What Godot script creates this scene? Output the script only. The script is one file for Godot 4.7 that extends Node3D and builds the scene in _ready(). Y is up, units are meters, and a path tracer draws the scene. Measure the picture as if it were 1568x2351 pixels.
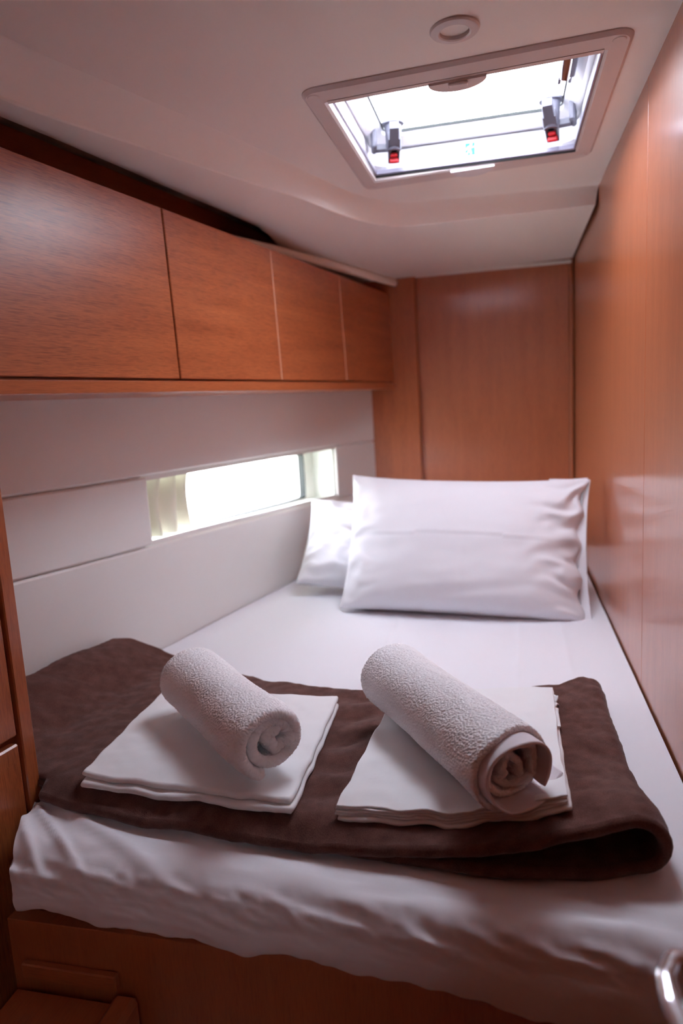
extends Node3D
# A boat's aft cabin: berth with pillows, a folded fleece, linen and rolled towels; overhead lockers, deck hatch, hull window.

const CEIL := 1.90
const BED := 0.72            # height of the mattress top
const WALL_R := 0.268        # face of the right bulkhead
const BACK := -2.965         # face of the bulkhead at the head of the berth
const HX0 := -0.304          # hatch opening
const HX1 := 0.172
const HZ0 := -1.830
const HZ1 := -1.333

var M := {}
var used := {}
var noise := FastNoiseLite.new()
var fine := FastNoiseLite.new()

# ------------------------------------------------------------------ naming
func numbered(called: String) -> String:
	if not used.has(called):
		used[called] = 0
		return called
	used[called] += 1
	return "%s_%03d" % [called, used[called]]

func thing(called: String, label: String, category: String, at := Vector3.ZERO, turn := 0.0, group := "") -> Node3D:
	var o := Node3D.new()
	o.name = numbered(called)
	add_child(o)
	o.position = at
	o.rotation.y = turn
	o.set_meta("label", label)
	o.set_meta("category", category)
	if group:
		o.set_meta("group", group)
	return o

func setting(called: String, label := "") -> Node3D:
	var o := Node3D.new()
	o.name = called
	add_child(o)
	o.set_meta("kind", "structure")
	if label:
		o.set_meta("label", label)
	return o

func put(parent: Node, called: String, st: SurfaceTool, m: Material, label := "") -> MeshInstance3D:
	var o := MeshInstance3D.new()
	o.name = called
	o.mesh = st.commit()
	o.material_override = m
	parent.add_child(o, true)
	if label:
		o.set_meta("label", label)
	return o

# ------------------------------------------------------------------ shapes
func begin() -> SurfaceTool:
	var st := SurfaceTool.new()
	st.begin(Mesh.PRIMITIVE_TRIANGLES)
	return st

func vert(st: SurfaceTool, p: Vector3, n: Vector3, uv: Vector2) -> void:
	st.set_normal(n)
	st.set_uv(uv)
	st.add_vertex(p)

func tri(st: SurfaceTool, a: Vector3, b: Vector3, c: Vector3, out: Vector3, g := 1) -> void:
	var n := (c - a).cross(b - a).normalized()
	if n.dot(out) < 0:
		var t := b
		b = c
		c = t
		n = -n
	for p in [a, b, c]:
		vert(st, p, n, flat_uv(p, n, g))

func flat_uv(p: Vector3, n: Vector3, g: int) -> Vector2:
	# v runs along axis g (the way the grain runs), u across
	var k := n.abs().max_axis_index()
	var along := g if g != k else (g + 1) % 3
	var across := 3 - along - k
	return Vector2(p[across], p[along])

func quad(st: SurfaceTool, a: Vector3, b: Vector3, c: Vector3, d: Vector3, out: Vector3, g := 1) -> void:
	tri(st, a, b, c, out, g)
	tri(st, a, c, d, out, g)

func hexa(st: SurfaceTool, p: Array, g := 1) -> void:
	# p: eight corners, bit 0 = x, bit 1 = y, bit 2 = z
	var mid := Vector3.ZERO
	for q in p:
		mid += q / 8.0
	for f in [[0, 2, 6, 4], [1, 3, 7, 5], [0, 1, 5, 4], [2, 3, 7, 6], [0, 1, 3, 2], [4, 5, 7, 6]]:
		var c: Vector3 = (p[f[0]] + p[f[1]] + p[f[2]] + p[f[3]]) / 4.0
		quad(st, p[f[0]], p[f[1]], p[f[2]], p[f[3]], c - mid, g)

func bx(st: SurfaceTool, lo: Vector3, hi: Vector3, bev := 0.0, g := 1) -> void:
	if bev <= 0.0:
		var c8 := []
		for k in 8:
			c8.append(Vector3(hi.x if k & 1 else lo.x, hi.y if k & 2 else lo.y, hi.z if k & 4 else lo.z))
		hexa(st, c8, g)
		return
	var c := (lo + hi) / 2.0
	var h := (hi - lo) / 2.0
	for ax in 3:
		var a1 := (ax + 1) % 3
		var a2 := (ax + 2) % 3
		for s in [-1.0, 1.0]:
			var pts := []
			for q in [[-1, -1], [1, -1], [1, 1], [-1, 1]]:
				var v := c
				v[ax] += s * h[ax]
				v[a1] += q[0] * (h[a1] - bev)
				v[a2] += q[1] * (h[a2] - bev)
				pts.append(v)
			var out := Vector3.ZERO
			out[ax] = s
			quad(st, pts[0], pts[1], pts[2], pts[3], out, g)
	for ax in 3:
		var a1 := (ax + 1) % 3
		var a2 := (ax + 2) % 3
		for s1 in [-1.0, 1.0]:
			for s2 in [-1.0, 1.0]:
				var e := []
				for q in [[-1, 0], [1, 0], [1, 1], [-1, 1]]:
					var v := c
					v[ax] += q[0] * (h[ax] - bev)
					v[a1] += s1 * (h[a1] - (bev if q[1] else 0.0))
					v[a2] += s2 * (h[a2] - (0.0 if q[1] else bev))
					e.append(v)
				var out := Vector3.ZERO
				out[a1] = s1
				out[a2] = s2
				quad(st, e[0], e[1], e[2], e[3], out, g)
	for k in 8:
		var s := Vector3(1 if k & 1 else -1, 1 if k & 2 else -1, 1 if k & 4 else -1)
		var v := []
		for ax in 3:
			var p := Vector3.ZERO
			for b in 3:
				p[b] = c[b] + s[b] * (h[b] - (0.0 if b == ax else bev))
			v.append(p)
		tri(st, v[0], v[1], v[2], s, g)

func grid(st: SurfaceTool, P: Array, flip := false, uvs = null, wrap := false) -> void:
	# P: rows of points; smooth normals from neighbours
	var nu := P.size()
	var nv: int = P[0].size()
	var N := []
	for i in nu:
		var row := PackedVector3Array()
		row.resize(nv)
		for j in nv:
			var i0 := i - 1 if i > 0 else (nu - 2 if wrap else 0)
			var i1 := i + 1 if i < nu - 1 else (1 if wrap else nu - 1)
			var a: Vector3 = P[i1][j] - P[i0][j]
			var b: Vector3 = P[i][min(j + 1, nv - 1)] - P[i][max(j - 1, 0)]
			var n := a.cross(b)
			n = n.normalized() if n.length_squared() > 1e-20 else Vector3.UP
			row[j] = -n if flip else n
		N.append(row)
	for i in nu - 1:
		for j in nv - 1:
			var ids := [[i, j], [i + 1, j], [i + 1, j + 1], [i, j], [i + 1, j + 1], [i, j + 1]]
			if not flip:
				ids = [[i, j], [i + 1, j + 1], [i + 1, j], [i, j], [i, j + 1], [i + 1, j + 1]]
			for q in ids:
				var p: Vector3 = P[q[0]][q[1]]
				vert(st, p, N[q[0]][q[1]], uvs[q[0]][q[1]] if uvs != null else Vector2(p.x + p.z * 0.31, p.y + p.z))

# A cloth of thickness t round a centre surface C (rows of points), all its rims rounded. bump: Callable(point, side) -> extra height.
func sheet(st: SurfaceTool, C: Array, t: float, bump = null, rim := 4) -> void:
	var nu := C.size()
	var nv: int = C[0].size()
	var N := []
	var uv := []
	var lu := 0.0
	for i in nu:
		var row := PackedVector3Array()
		row.resize(nv)
		var ur := PackedVector2Array()
		ur.resize(nv)
		if i > 0:
			lu += (C[i][nv / 2] - C[i - 1][nv / 2]).length()
		var lv := 0.0
		for j in nv:
			var a: Vector3 = C[min(i + 1, nu - 1)][j] - C[max(i - 1, 0)][j]
			var b: Vector3 = C[i][min(j + 1, nv - 1)] - C[i][max(j - 1, 0)]
			row[j] = a.cross(b).normalized()
			if j > 0:
				lv += (C[i][j] - C[i][j - 1]).length()
			ur[j] = Vector2(lu, lv)
		N.append(row)
		uv.append(ur)
	for side in [1.0, -1.0]:
		var S := []
		for i in nu:
			var row := PackedVector3Array()
			row.resize(nv)
			for j in nv:
				var p: Vector3 = C[i][j]
				var h := t / 2.0
				if bump != null:
					h += bump.call(p + N[i][j] * side * h, side)
				row[j] = p + N[i][j] * side * h
			S.append(row)
		grid(st, S, side < 0, uv)
	# rim
	var loop := []
	for i in nu:
		loop.append([i, 0])
	for j in range(1, nv):
		loop.append([nu - 1, j])
	for i in range(nu - 2, -1, -1):
		loop.append([i, nv - 1])
	for j in range(nv - 2, 0, -1):
		loop.append([0, j])
	loop.append(loop[0])
	var R := []
	for q in loop:
		var i: int = q[0]
		var j: int = q[1]
		var out := Vector3.ZERO
		if i == 0:
			out += (C[0][j] - C[1][j]).normalized()
		if i == nu - 1:
			out += (C[nu - 1][j] - C[nu - 2][j]).normalized()
		if j == 0:
			out += (C[i][0] - C[i][1]).normalized()
		if j == nv - 1:
			out += (C[i][nv - 1] - C[i][nv - 2]).normalized()
		out = out.normalized()
		var row := PackedVector3Array()
		for k in rim + 1:
			var w := PI * k / rim
			var d: Vector3 = N[i][j] * cos(w) + out * sin(w)
			var h := t / 2.0
			if bump != null:
				h += bump.call(C[i][j] + d * h, 1.0)
			row.append(C[i][j] + d * h)
		R.append(row)
	grid(st, R, true, null, true)

func rounded(cx: float, cz: float, hx: float, hz: float, r: float, y: float, seg := 6) -> PackedVector3Array:
	var p := PackedVector3Array()
	r = min(r, min(hx, hz) - 0.0001)
	for k in 4:
		var sx := 1.0 if k == 0 or k == 3 else -1.0
		var sz := 1.0 if k < 2 else -1.0
		for s in seg + 1:
			var a := PI / 2 * (k + float(s) / seg)
			p.append(Vector3(cx + sx * (hx - r) + cos(a) * r, y, cz + sz * (hz - r) + sin(a) * r))
	p.append(p[0])
	return p

# a skin through closed loops; each band has its own normals, so edges between bands stay crisp
func loft(st: SurfaceTool, loops: Array, out_sign := 1.0, smooth := false) -> void:
	if smooth:
		var P := []
		for i in loops[0].size():
			var row := PackedVector3Array()
			for l in loops:
				row.append(l[i])
			P.append(row)
		grid(st, P, out_sign < 0, null, true)
		return
	for b in loops.size() - 1:
		var P := []
		for i in loops[b].size():
			P.append(PackedVector3Array([loops[b][i], loops[b + 1][i]]))
		grid(st, P, out_sign < 0, null, true)

func fan(st: SurfaceTool, loop: PackedVector3Array, out: Vector3) -> void:
	var c := Vector3.ZERO
	for i in loop.size() - 1:
		c += loop[i] / (loop.size() - 1)
	for i in loop.size() - 1:
		tri(st, c, loop[i], loop[i + 1], out)

func tube(st: SurfaceTool, path: PackedVector3Array, rad, seg := 10, flat := 1.0, side := Vector3.UP) -> void:
	var P := []
	var n := path.size()
	for i in n:
		var t := (path[min(i + 1, n - 1)] - path[max(i - 1, 0)]).normalized()
		var a := side - t * side.dot(t)
		a = a.normalized() if a.length() > 0.01 else t.cross(Vector3.RIGHT).normalized()
		var b := t.cross(a)
		var r: float = rad if rad is float else rad[i]
		var row := PackedVector3Array()
		for k in seg + 1:
			var w := TAU * k / seg
			row.append(path[i] + a * cos(w) * r + b * sin(w) * r * flat)
		P.append(row)
	grid(st, P, true)
	for e in [0, n - 1]:
		var out := path[e] - path[1 if e == 0 else n - 2]
		fan(st, P[e], out)

func lathe(st: SurfaceTool, at: Vector3, prof: Array, seg := 32) -> void:
	# prof: [radius, y] pairs
	for b in prof.size() - 1:
		var P := []
		for k in seg + 1:
			var a := TAU * k / seg
			P.append(PackedVector3Array([at + Vector3(cos(a) * prof[b][0], prof[b][1], sin(a) * prof[b][0]), at + Vector3(cos(a) * prof[b + 1][0], prof[b + 1][1], sin(a) * prof[b + 1][0])]))
		grid(st, P, false, null, true)

func ss(a: float, b: float, x: float) -> float:
	var t := clampf((x - a) / (b - a), 0.0, 1.0)
	return t * t * (3.0 - 2.0 * t)

func table(t: Array, x: float) -> float:
	if x <= t[0][0]:
		return t[0][1]
	for i in t.size() - 1:
		if x <= t[i + 1][0]:
			var f: float = (x - t[i][0]) / (t[i + 1][0] - t[i][0])
			f = lerpf(f, f * f * (3 - 2 * f), 0.5)
			return lerpf(t[i][1], t[i + 1][1], f)
	return t[-1][1]

# ------------------------------------------------------------------ materials
func mat(name_: String, c: Color, rough := 0.6, metal := 0.0) -> StandardMaterial3D:
	var m := StandardMaterial3D.new()
	m.resource_name = name_
	m.albedo_color = c
	m.roughness = rough
	m.metallic = metal
	m.cull_mode = BaseMaterial3D.CULL_DISABLED
	M[name_] = m
	return m

func streaks(seed_: int, w: int, h: int, fx: float, squash: int) -> Image:
	var n := FastNoiseLite.new()
	n.seed = seed_
	n.noise_type = FastNoiseLite.TYPE_SIMPLEX_SMOOTH
	n.frequency = fx
	n.fractal_octaves = 4
	n.fractal_gain = 0.6
	var im := n.get_seamless_image(w, h / squash)
	im.resize(w, h, Image.INTERPOLATE_CUBIC)
	im.convert(Image.FORMAT_L8)
	return im

func wood(name_: String, dark: Color, light: Color, rough: float, seed_: int, contrast := 1.0) -> StandardMaterial3D:
	var w := 512
	var h := 1024
	var a := streaks(seed_, w, h, 0.012, 16).get_data()
	var b := streaks(seed_ + 7, w, h, 0.09, 8).get_data()
	var c := streaks(seed_ + 3, w, h, 0.22, 24).get_data()
	var px := PackedByteArray()
	px.resize(w * h * 3)
	var hp := PackedByteArray()
	hp.resize(w * h)
	for i in w * h:
		var f := 0.5 + contrast * ((a[i] - 128) / 255.0 * 0.30 + (b[i] - 128) / 255.0 * 0.65 + (c[i] - 128) / 255.0 * 0.65)
		var pore := clampf((b[i] + c[i] - 290) / 80.0, 0.0, 1.0) * contrast
		f = clampf(f - pore * 0.6, 0.0, 1.0)
		px[i * 3] = int(255 * lerpf(dark.r, light.r, f))
		px[i * 3 + 1] = int(255 * lerpf(dark.g, light.g, f))
		px[i * 3 + 2] = int(255 * lerpf(dark.b, light.b, f))
		hp[i] = int(200 - pore * 150)
	var m := mat(name_, Color.WHITE, rough)
	m.albedo_texture = ImageTexture.create_from_image(Image.create_from_data(w, h, false, Image.FORMAT_RGB8, px))
	m.uv1_scale = Vector3(1.0 / 0.30, 1.0 / 0.8, 1)
	m.metallic_specular = 0.65
	return m

func relief(m: StandardMaterial3D, freq: float, depth: float, metres: float, seed_ := 1, octaves := 2, kind := FastNoiseLite.TYPE_SIMPLEX_SMOOTH) -> void:
	# fine relief, the same in all directions, from the thing's own axes
	var n := FastNoiseLite.new()
	n.seed = seed_
	n.noise_type = kind
	n.frequency = freq
	n.fractal_octaves = octaves
	var im := n.get_seamless_image(512, 512)
	im.convert(Image.FORMAT_RGBA8)
	im.bump_map_to_normal_map(depth)
	m.normal_enabled = true
	m.normal_texture = ImageTexture.create_from_image(im)
	m.uv1_triplanar = true
	m.uv1_scale = Vector3.ONE / metres

func nap(m: StandardMaterial3D, dark: Color, light: Color) -> void:
	# brushed pile: a fine grain on soft patches where the nap lies differently
	var w := 1024
	var n := FastNoiseLite.new()
	n.noise_type = FastNoiseLite.TYPE_SIMPLEX_SMOOTH
	n.seed = 21
	n.frequency = 0.008
	n.fractal_octaves = 4
	var a := n.get_seamless_image(w, w)
	n.seed = 22
	n.frequency = 0.12
	n.fractal_octaves = 3
	var b := n.get_seamless_image(w, w)
	a.convert(Image.FORMAT_L8)
	b.convert(Image.FORMAT_L8)
	var da := a.get_data()
	var db := b.get_data()
	var px := PackedByteArray()
	px.resize(w * w * 3)
	for i in w * w:
		var f := clampf(0.5 + (da[i] - 128) / 255.0 * 0.9 + (db[i] - 128) / 255.0 * 1.3, 0.0, 1.0)
		px[i * 3] = int(255 * lerpf(dark.r, light.r, f))
		px[i * 3 + 1] = int(255 * lerpf(dark.g, light.g, f))
		px[i * 3 + 2] = int(255 * lerpf(dark.b, light.b, f))
	m.albedo_texture = ImageTexture.create_from_image(Image.create_from_data(w, w, false, Image.FORMAT_RGB8, px))
	b.convert(Image.FORMAT_RGBA8)
	b.bump_map_to_normal_map(2.6)
	m.normal_enabled = true
	m.normal_texture = ImageTexture.create_from_image(b)
	m.uv1_triplanar = true
	m.uv1_scale = Vector3.ONE / 0.26

func materials() -> void:
	# one veneer for all panelling, doors, base and sole; solid rails and posts of the same timber
	var dark := Color(0.53, 0.255, 0.14)
	var light := Color(0.865, 0.515, 0.315)
	wood("wood_door", dark, light, 0.32, 11, 1.15)
	wood("wood_panel", dark, light, 0.42, 47, 0.45)
	M.wood_panel.clearcoat_enabled = true          # lacquer
	M.wood_panel.clearcoat = 0.7
	M.wood_panel.clearcoat_roughness = 0.14
	wood("wood_rail", dark, light, 0.28, 23, 0.7)
	mat("pale_strip", Color(0.86, 0.63, 0.50), 0.4)      # paler colour for the thin strips in two far door joints
	var c := mat("ceiling", Color(0.93, 0.905, 0.88), 0.6)
	relief(c, 0.12, 0.6, 0.05, 3)
	c = mat("liner", Color(0.88, 0.865, 0.85), 0.5)
	relief(c, 0.1, 0.8, 0.04, 5, 3)
	c = mat("hull", Color(0.85, 0.85, 0.83), 0.4)
	mat("reveal", Color(0.90, 0.91, 0.88), 0.45)
	c = mat("cotton", Color(0.925, 0.925, 0.945), 0.9)
	relief(c, 0.16, 0.5, 0.03, 9, 2)
	c.rim_enabled = true
	c.rim = 0.15
	c = mat("linen", Color(0.925, 0.925, 0.93), 0.85)
	relief(c, 0.16, 0.5, 0.03, 9, 2)
	c = mat("terry", Color(0.975, 0.972, 0.98), 0.95)
	c.rim_enabled = true
	c.rim = 0.3
	relief(c, 0.10, 2.2, 0.06, 33, 2)
	c = mat("hem", Color(0.90, 0.88, 0.90), 0.85)
	relief(c, 0.2, 1.0, 0.03, 9, 2)
	c = mat("fleece", Color.WHITE, 1.0)
	nap(c, Color(0.30, 0.195, 0.175), Color(0.46, 0.32, 0.29))
	c.metallic_specular = 0.0
	c.rim_enabled = true
	c.rim = 0.4
	mat("plastic_white", Color(0.83, 0.79, 0.78), 0.42)
	mat("gloss_white", Color(0.93, 0.93, 0.95), 0.25)
	mat("plastic_grey", Color(0.40, 0.40, 0.45), 0.45)
	mat("plastic_dark", Color(0.10, 0.09, 0.10), 0.5)
	mat("red", Color(0.85, 0.12, 0.17), 0.4)
	mat("green", Color(0.0, 0.60, 0.47), 0.5)
	mat("sticker", Color(0.93, 0.94, 0.95), 0.4)
	mat("ink", Color(0.25, 0.36, 0.45), 0.6)
	mat("gasket", Color(0.06, 0.10, 0.09), 0.6)
	mat("alu", Color(0.66, 0.65, 0.72), 0.35, 0.7)
	mat("chrome", Color(0.85, 0.85, 0.87), 0.12, 1.0)
	mat("lens", Color(0.74, 0.68, 0.66), 0.5)
	c = mat("curtain", Color(0.95, 0.94, 0.88), 0.9)
	c.backlight_enabled = true
	c.backlight = Color(0.26, 0.25, 0.21)
	c = mat("glass", Color(0.95, 0.98, 0.97, 0.06), 0.03)
	c.transparency = BaseMaterial3D.TRANSPARENCY_ALPHA

# ------------------------------------------------------------------ the cabin's lines
func hull_x(z: float) -> float:
	var x := -0.922 - 0.2233 * (z + 1.579)
	if z < -2.5:
		x += 0.075 * pow((-2.5 - z) / 0.46, 2.0)
	return x

func seam_hi(z: float) -> float:
	return table([[-3.0, 1.173], [-1.63, 1.185], [-0.8, 1.200]], z)

func seam_lo(z: float) -> float:
	return table([[-3.0, 0.960], [-2.72, 0.968], [-1.65, 1.002], [-0.8, 1.028]], z)

func ceil_y(x: float) -> float:
	return CEIL + 0.025 * x

func _ready() -> void:
	view()
	noise.seed = 4
	noise.frequency = 1.0
	noise.noise_type = FastNoiseLite.TYPE_SIMPLEX_SMOOTH
	noise.fractal_octaves = 2
	fine.seed = 8
	fine.frequency = 1.0
	fine.noise_type = FastNoiseLite.TYPE_SIMPLEX_SMOOTH
	fine.fractal_octaves = 2
	materials()
	shell()
	ceiling()
	hull_side()
	window()
	bulkheads()
	overhead_cabinet()
	side_locker()
	berth()
	step_box()
	deck_hatch()
	downlight()
	pillows()
	blanket()
	linens()
	towels()
	curtain()
	cabin_door()

func view() -> void:
	var cam := Camera3D.new()
	cam.name = "camera"
	cam.transform = Transform3D(Basis(Vector3.UP, deg_to_rad(13.52)) * Basis(Vector3.RIGHT, deg_to_rad(-9.04)) * Basis(Vector3.BACK, deg_to_rad(-3.25)), Vector3(0, 1.35, 0))
	var lens := CameraAttributesPhysical.new()
	lens.frustum_focal_length = 12.0 * 1600.0 / 1175.5
	lens.frustum_focus_distance = 1.14
	lens.frustum_near = 0.02
	lens.frustum_far = 60.0
	lens.exposure_aperture = 1.7
	cam.attributes = lens
	add_child(cam)
	cam.current = true
	var sky := ProceduralSkyMaterial.new()       # bright overcast over pale water and quay
	sky.sky_top_color = Color(0.915, 0.935, 1.0)
	sky.sky_horizon_color = Color(0.955, 0.965, 0.99)
	sky.ground_horizon_color = Color(0.93, 0.94, 0.92)
	sky.ground_bottom_color = Color(0.80, 0.82, 0.80)
	var env := Environment.new()
	env.background_mode = Environment.BG_SKY
	env.sky = Sky.new()
	env.sky.sky_material = sky
	env.background_energy_multiplier = 14.0
	env.tonemap_mode = Environment.TONE_MAPPER_LINEAR
	env.tonemap_exposure = 1.6
	env.sdfgi_enabled = true
	env.ssao_enabled = true
	env.ssil_enabled = true
	var we := WorldEnvironment.new()
	we.name = "environment"
	we.environment = env
	add_child(we)

# ------------------------------------------------------------------ structure
func shell() -> void:
	var st := begin()
	bx(st, Vector3(-1.4, -0.06, -3.1), Vector3(0.36, 0.0, 0.2), 0.0, 2)
	put(setting("floor"), "sole", st, M.wood_panel)
	# bulkhead behind the viewer with the open doorway to the saloon
	var w := setting("wall_front")
	for r in [[-1.5, 0.0, -0.56, 1.98], [0.205, 0.0, 0.36, 1.98], [-0.56, 1.80, 0.205, 1.98]]:
		st = begin()
		bx(st, Vector3(r[0], r[1], 0.15), Vector3(r[2], r[3], 0.185))
		put(w, "wall_panel", st, M.wood_panel)
	# deck over the cabin, open only at the hatch
	var d := setting("trim_1")
	st = begin()
	for r in [[-1.6, -3.2, HX0 - 0.03, 0.19], [HX1 + 0.03, -3.2, 0.42, 0.19], [HX0 - 0.03, -3.2, HX1 + 0.03, HZ0 - 0.03], [HX0 - 0.03, HZ1 + 0.03, HX1 + 0.03, 0.19]]:
		bx(st, Vector3(r[0], 1.94, r[1]), Vector3(r[2], 1.985, r[3]))
	put(d, "deck", st, M.hull)
	# unseen saloon added for soft front fill; skylight made up and sized for it
	var s := setting("trim_3")
	st = begin()
	bx(st, Vector3(-1.6, -0.06, 0.2), Vector3(1.3, 0.0, 2.6), 0.0, 2)
	put(s, "added_saloon_sole", st, M.wood_panel)
	st = begin()
	for r in [[-1.6, 0.185, 0.44, 2.6], [0.82, 0.185, 1.3, 2.6], [0.44, 0.185, 0.82, 1.10], [0.44, 1.48, 0.82, 2.6]]:
		bx(st, Vector3(r[0], 1.98, r[1]), Vector3(r[2], 2.03, r[3]))
	put(s, "added_saloon_overhead", st, M.ceiling)
	st = begin()
	bx(st, Vector3(-1.66, 0.0, 0.15), Vector3(-1.6, 2.03, 2.6))
	bx(st, Vector3(1.3, 0.0, 0.15), Vector3(1.36, 2.03, 2.6))
	bx(st, Vector3(-1.66, 0.0, 2.6), Vector3(1.36, 2.03, 2.66))
	bx(st, Vector3(0.36, 0.0, 0.13), Vector3(1.36, 2.03, 0.185))
	bx(st, Vector3(-1.66, 0.0, 0.13), Vector3(-1.5, 2.03, 0.185))
	put(s, "added_saloon_wall", st, M.wood_panel)

const UP_EDGE := [[-0.866, 0.16], [-0.677, -0.943], [-0.605, -1.171], [-0.495, -1.518], [-0.43, -1.755], [-0.387, -1.895], [-0.335, -2.0], [-0.263, -2.073], [-0.13, -2.108], [0.268, -2.19]]
const LOW_EDGE := [[-0.928, 0.16], [-0.735, -1.003], [-0.652, -1.242], [-0.53, -1.56], [-0.46, -1.735], [-0.410, -1.90], [-0.36, -2.02], [-0.285, -2.108], [-0.14, -2.145], [0.262, -2.215]]

func smooth_line(pts: Array, n: int) -> PackedVector2Array:
	var c := Curve2D.new()
	for i in pts.size():
		var p := Vector2(pts[i][0], pts[i][1])
		var t := Vector2.ZERO
		if i > 0 and i < pts.size() - 1:
			var a := Vector2(pts[i - 1][0], pts[i - 1][1])
			var b := Vector2(pts[i + 1][0], pts[i + 1][1])
			t = (b - a).normalized() * min((p - a).length(), (b - p).length()) / 3.0
		c.add_point(p, -t, t)
	var out := PackedVector2Array()
	for i in n + 1:
		out.append(c.sample(min(i * (pts.size() - 1) / n, pts.size() - 2), fmod(float(i) * (pts.size() - 1) / n, 1.0)) if i < n else p2(pts[-1]))
	return out

func p2(a: Array) -> Vector2:
	return Vector2(a[0], a[1])

func low_y(p: Vector2) -> float:
	return 1.842 + 0.042 * (p.x + 0.28) if p.x > -0.28 else 1.842 + 0.01 * (p.x + 0.28)

func ceiling() -> void:
	var root := setting("ceiling")
	var n := 72
	var U := smooth_line(UP_EDGE, n)
	var L := smooth_line(LOW_EDGE, n)
	# flat middle with the opening of the hatch
	var st := begin()
	var zs := []
	for p in U:
		zs.append(p.y)
	zs.append_array([HZ0, HZ1])
	zs.sort()
	for k in zs.size() - 1:
		var z0: float = zs[k]
		var z1: float = zs[k + 1]
		if z1 - z0 < 1e-5:
			continue
		var a := edge_x(U, z0)
		var b := edge_x(U, z1)
		var spans := [[a, b, WALL_R, WALL_R]]
		var mid := (z0 + z1) / 2
		if mid > HZ0 and mid < HZ1:
			spans = [[a, b, HX0, HX0], [HX1, HX1, WALL_R, WALL_R]]
		for s in spans:
			quad(st, Vector3(s[0], ceil_y(s[0]), z0), Vector3(s[2], ceil_y(s[2]), z0), Vector3(s[3], ceil_y(s[3]), z1), Vector3(s[1], ceil_y(s[1]), z1), Vector3.DOWN)
	put(root, "ceiling_panel", st, M.ceiling)
	# coved riser down to the lower edge
	st = begin()
	var P := []
	for i in n + 1:
		var a := Vector3(U[i].x, ceil_y(U[i].x), U[i].y)
		var b := Vector3(L[i].x, low_y(L[i]), L[i].y)
		var row := PackedVector3Array()
		for k in 13:
			var t := k / 12.0
			var q := a.lerp(b, 1.0 - pow(1.0 - t, 1.0))
			q.y = lerpf(a.y, b.y, lerpf(t, t * t, 0.6))
			row.append(q)
		var out2 := Vector2(L[i].x - U[i].x, L[i].y - U[i].y).normalized()
		for k in range(1, 5):            # small rounded nose
			var w := PI / 2 * k / 4.0
			row.append(b + Vector3(out2.x, 0, out2.y) * 0.006 * (1 - cos(w)) + Vector3(0, -0.005 * sin(w), 0))
		P.append(row)
	grid(st, P, true)
	put(root, "coved_riser", st, M.ceiling)
	# soffit from the lower edge out over the lockers and back to the bulkhead
	st = begin()
	P = []
	for i in n + 1:
		var p := L[i]
		var out2 := Vector2(p.x - U[i].x, p.y - U[i].y).normalized()
		var s := Vector3(p.x + out2.x * 0.006, low_y(p) - 0.005, p.y + out2.y * 0.006)
		var e: Vector3
		var f := float(i) / n
		if p.y > -1.95:
			var q := p + out2 * 0.02
			e = Vector3(cabinet_x(q.y) - 0.055, 1.832, q.y)
		else:
			var g: float = clampf((p.x + 0.40) / 0.66, 0, 1)
			e = Vector3(lerpf(-0.70, 0.266, g), lerpf(1.822, 1.848, g), lerpf(-2.35, -2.99, ss(0.0, 0.3, g)))
		var row := PackedVector3Array()
		for k in 9:
			row.append(s.lerp(e, k / 8.0) + Vector3(0, 0.012 * pow(k / 8.0, 6.0) if p.y > -1.95 else 0.0, 0))
		P.append(row)
	grid(st, P, true)
	# corner behind the last locker
	quad(st, Vector3(-0.70, 1.822, -2.35), Vector3(-0.30, 1.838, -2.4), Vector3(-0.30, 1.835, -2.99), Vector3(-0.75, 1.822, -2.99), Vector3.DOWN)
	put(root, "soffit", st, M.ceiling)
	# moulding where the soffit meets the lockers
	st = begin()
	var A := Vector3(-0.428, 1.815, -2.95)
	var B := Vector3(-0.72, 1.806, -1.85)
	var path := PackedVector3Array()
	for k in 9:
		path.append(A.lerp(B, k / 8.0))
	tube(st, path, [0.016, 0.016, 0.016, 0.016, 0.015, 0.014, 0.012, 0.009, 0.005], 12, 0.7)
	put(root, "edge_moulding", st, M.ceiling)
	# light bead along the head bulkhead
	st = begin()
	bx(st, Vector3(-0.345, 1.829, BACK), Vector3(0.262, 1.841, BACK + 0.012), 0.003, 0)
	put(root, "bead", st, M.ceiling)

func cabinet_x(z: float) -> float:
	return -0.445 - (z + 2.962) * tan(deg_to_rad(9.0))

func edge_x(U: PackedVector2Array, z: float) -> float:
	for i in U.size() - 1:
		var a := U[i]
		var b := U[i + 1]
		if z <= a.y and z >= b.y:
			return lerpf(a.x, b.x, (z - a.y) / (b.y - a.y) if absf(b.y - a.y) > 1e-6 else 0.0)
	return U[0].x if z > U[0].y else U[-1].x

const WZ0 := -2.70          # window recess along the hull
const WZ1 := -1.64

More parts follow.
